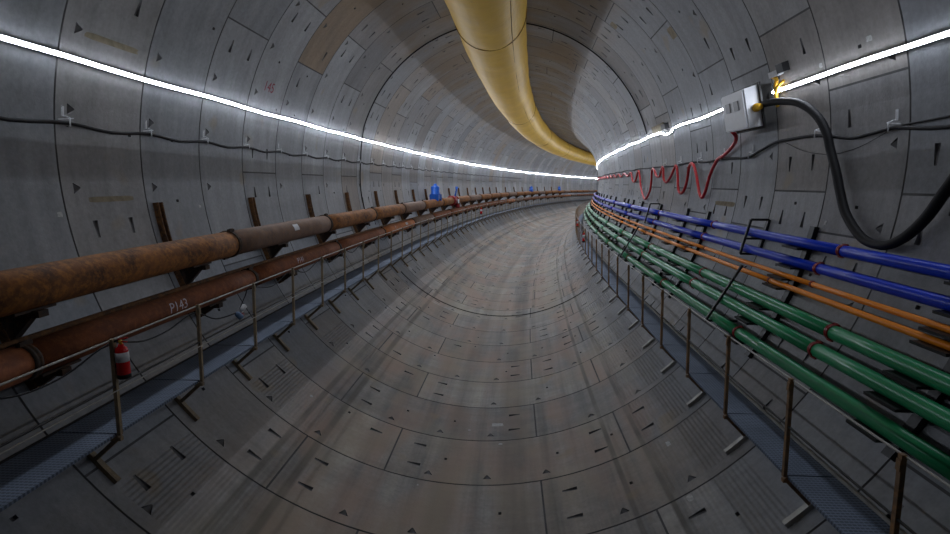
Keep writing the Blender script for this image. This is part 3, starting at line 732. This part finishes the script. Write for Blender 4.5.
t = thing('junction_box', tw(11.3, 99, 5.7), 'white electrical junction box with two sockets mounted on the right wall', 'junction box')
def rbox(s0, s1, a0, a1, r0, r1):   # r0 = wall side, r1 = inner side
    return [tw(s0, a0, r0), tw(s1, a0, r0), tw(s1, a1, r0), tw(s0, a1, r0), tw(s0, a0*1.0+0, r1), tw(s1, a0, r1), tw(s1, a1, r1), tw(s0, a1, r1)]
mb = MB(); mb.hexa(rbox(10.76, 11.84, 98.9, 106.9, 5.70, 5.44)); mb.build('body', M['box'], t)
mb = MB(); mb.hexa(rbox(10.79, 11.81, 99.1, 106.7, 5.44, 5.405)); d_ = mb.build('front_cover', M['box'], t)
mb = MB(); mb.bar(tw(11.7, 102.2, 5.4), tw(11.7, 103.6, 5.4), .03, .03); mb.build('latch', M['dark'], d_)
for s_ in (11.10, 11.50):
    mb = MB(); mb.hexa(rbox(s_-.10, s_+.10, 103.0, 105.0, 5.405, 5.37)); k_ = mb.build('socket', M['socket'], t)
    mb = MB(); mb.lathe(tw(s_, 104.2, 5.36), tw(s_, 104.2, 5.0)-tw(s_, 104.2, 5.36), [(0, .075), (.05, .08), (.06, .055)], 14); mb.build('socket_cap', M['box'], k_)
    mb = MB(); mb.bar(tw(s_-.05, 103.3, 5.33), tw(s_+.05, 103.3, 5.33), .05, .05); mb.build('hinge', M['dark'], k_)
mb = MB(); mb.hexa(rbox(10.69, 12.0, 98.4, 107.3, 5.73, 5.70)); mb.build('back_board', M['black'], t)
for a_ in (99.2, 106.6):
    mb = MB(); mb.hexa(rbox(11.3, 11.7, a_-.3, a_+.3, 6.0, 5.73)); mb.build('standoff', M['black'], t)
mb = MB(); mb.lathe(tw(10.76, 102.6, 5.6), tw(10.4, 102.6, 5.6)-tw(10.76, 102.6, 5.6), [(0, .08), (.06, .08), (.07, .06), (.16, .06)], 12); mb.build('cable_gland', M['yellow'], t)
t = thing('strip_connector', tw(10.5, 105, 5.95), 'yellow taped bundle with black connector where the light strip meets the white box', 'connector')
mb = MB(); P_ = [(10.62, 101.9, 5.93), (10.55, 103.5, 5.9), (10.6, 105.2, 5.93), (10.5, 106.6, 5.93), (10.68, 107.4, 5.95)]
mb.tube([tw(*p) for p in catmull(P_, 4)], .035, 8); mb.tube([tw(*p) for p in catmull([(10.7, 103.8, 5.95), (10.45, 105.3, 5.9), (10.3, 106, 5.95)], 4)], .03, 8); mb.build('yellow_tape', M['yellow'], t)
mb = MB(); mb.hexa(rbox(10.28, 10.62, 107.2, 108.2, 5.97, 5.86)); mb.build('connector_block', M['white'], t)
mb = MB(); mb.hexa(rbox(10.05, 10.28, 107.4, 109.0, 5.97, 5.85)); mb.build('black_clamp', M['black'], t)
t = thing('strip_connector', tw(18.6, 105.6, 5.95), 'small black and ochre connector above the kink of the right light strip', 'connector')
mb = MB(); mb.hexa(rbox(18.0, 18.5, 105.2, 107.0, 5.99, 5.86)); mb.build('connector_block', M['black'], t)
mb = MB(); mb.hexa(rbox(18.5, 20.2, 105.3, 107.6, 5.995, 5.96)); mb.build('ochre_plate', M['patch'], t)

# ------------------------------------------------------------------ marks and patches on the lining
def decal(s, th, ds, dth, name, mat, label, cat, group=None, off=.004, jag=.25):
    mb = MB(); N = 12; rr = random.Random(int(s*100+th)); vs = [tw(s, th, R-off)]
    for i in range(N):
        an = 2*pi*i/N; q = 1-jag*rr.random(); cx = max(-.8, min(.8, math.cos(an)*1.2)); cy = max(-.8, min(.8, math.sin(an)*1.2))
        vs.append(tw(s+cx*ds*q, th+cy*dth*q, R-off))
    mb.add(vs, [(0, i+1, (i+1) % N+1) for i in range(N)]); return solo(name, mb, M[mat], label, cat, group)
for s, th, ds, dth, lb in ((7.24, -83.4, .06, .5, 'white mortar patch low on the left wall near the left edge'), (8.29, -82.3, .0, 0, None), (10.64, -83.1, .05, .35, 'small white mortar patch on left wall beside the rusty channel'),
                       (11.59, 4.2, .10, 1.9, 'broad white smear on the middle of the tunnel floor'), (10.66, 5.2, .04, .6, 'small white smear on the floor just nearer than the broad one'),
                       (8.89, -9.6, .03, .2, 'tiny white fleck on the floor left of centre'), (8.74, 36.5, .1, .5, 'white smear on the floor below the right walkway feet, farther one'),
                       (7.24, 35.1, .1, .6, 'white smear on the floor below the right walkway feet, nearer one'), (11.3, -2.0, .03, .4, 'tiny white fleck on the floor near the centre line'),
                       (8.0, 107.3, .08, .5, 'pale square mortar patch above the near right light strip'), (9.2, 104.0+2.2, .06, .5, 'pale mortar patch just above the light strip right of the box'),
                       (10.3, -36.6, .05, .4, 'small white fleck on ribbed floor left of centre'), (8.9, 81.5, .04, .5, 'small white mark on the right wall above the blue pipes')):
    if lb: decal(s, th, ds, dth, 'mortar_patch', 'chalk', lb, 'mortar patch')
for s, th, ds, dth, lb in ((8.3, -85.3, .62, .55, 'dark ochre mortar band on left wall above the upper rusty pipe'), (8.3, -109.2, .7, .6, 'brown dirt band on left wall above the light strip'),
                       (13.2, 83, .8, .7, 'ochre mortar band on right wall above the blue pipes'), (17.5, 141, .25, 1.6, 'ochre patch on the upper right of the tunnel vault'),
                       (14.5, 127, .25, 2.0, 'long ochre streak on the upper right lining')):
    decal(s, th, ds, dth, 'mortar_band', 'patch', lb, 'mortar patch', off=.003, jag=.1)
def walltext(string, size, s, th, mat, parent):
    vs, fs = textmesh(string, size); mb = MB()
    mb.add([tw(s+v.x, th-math.degrees(v.y/R), R-.012) for v in vs], fs); return mb.build('spray_number', M[mat], parent)
walltext('145', .36, 13.35, -111.6, 'paintr', LIN['wall_left'])

# ------------------------------------------------------------------ light, world, camera
w = bpy.data.worlds.new('World'); bpy.context.scene.world = w; w.use_nodes = True
w.node_tree.nodes['Background'].inputs[0].default_value = (.6, .7, .9, 1); w.node_tree.nodes['Background'].inputs[1].default_value = .02
cam = bpy.data.cameras.new('camera'); co = bpy.data.objects.new('camera', cam); C.objects.link(co)
cam.sensor_width = 36; cam.lens = 36*512.0/950; cam.clip_start = .05; cam.clip_end = 500
co.location = (.544, 0, -.225); co.rotation_euler = (math.radians(90-9.36), 0, math.radians(1.948))
sc = bpy.context.scene; sc.camera = co
sc.view_settings.view_transform = 'Standard'; sc.view_settings.look = 'None'; sc.view_settings.exposure = .08
sc.cycles.use_denoising = True; sc.cycles.max_bounces = 6; sc.cycles.diffuse_bounces = 4; sc.cycles.sample_clamp_indirect = 4
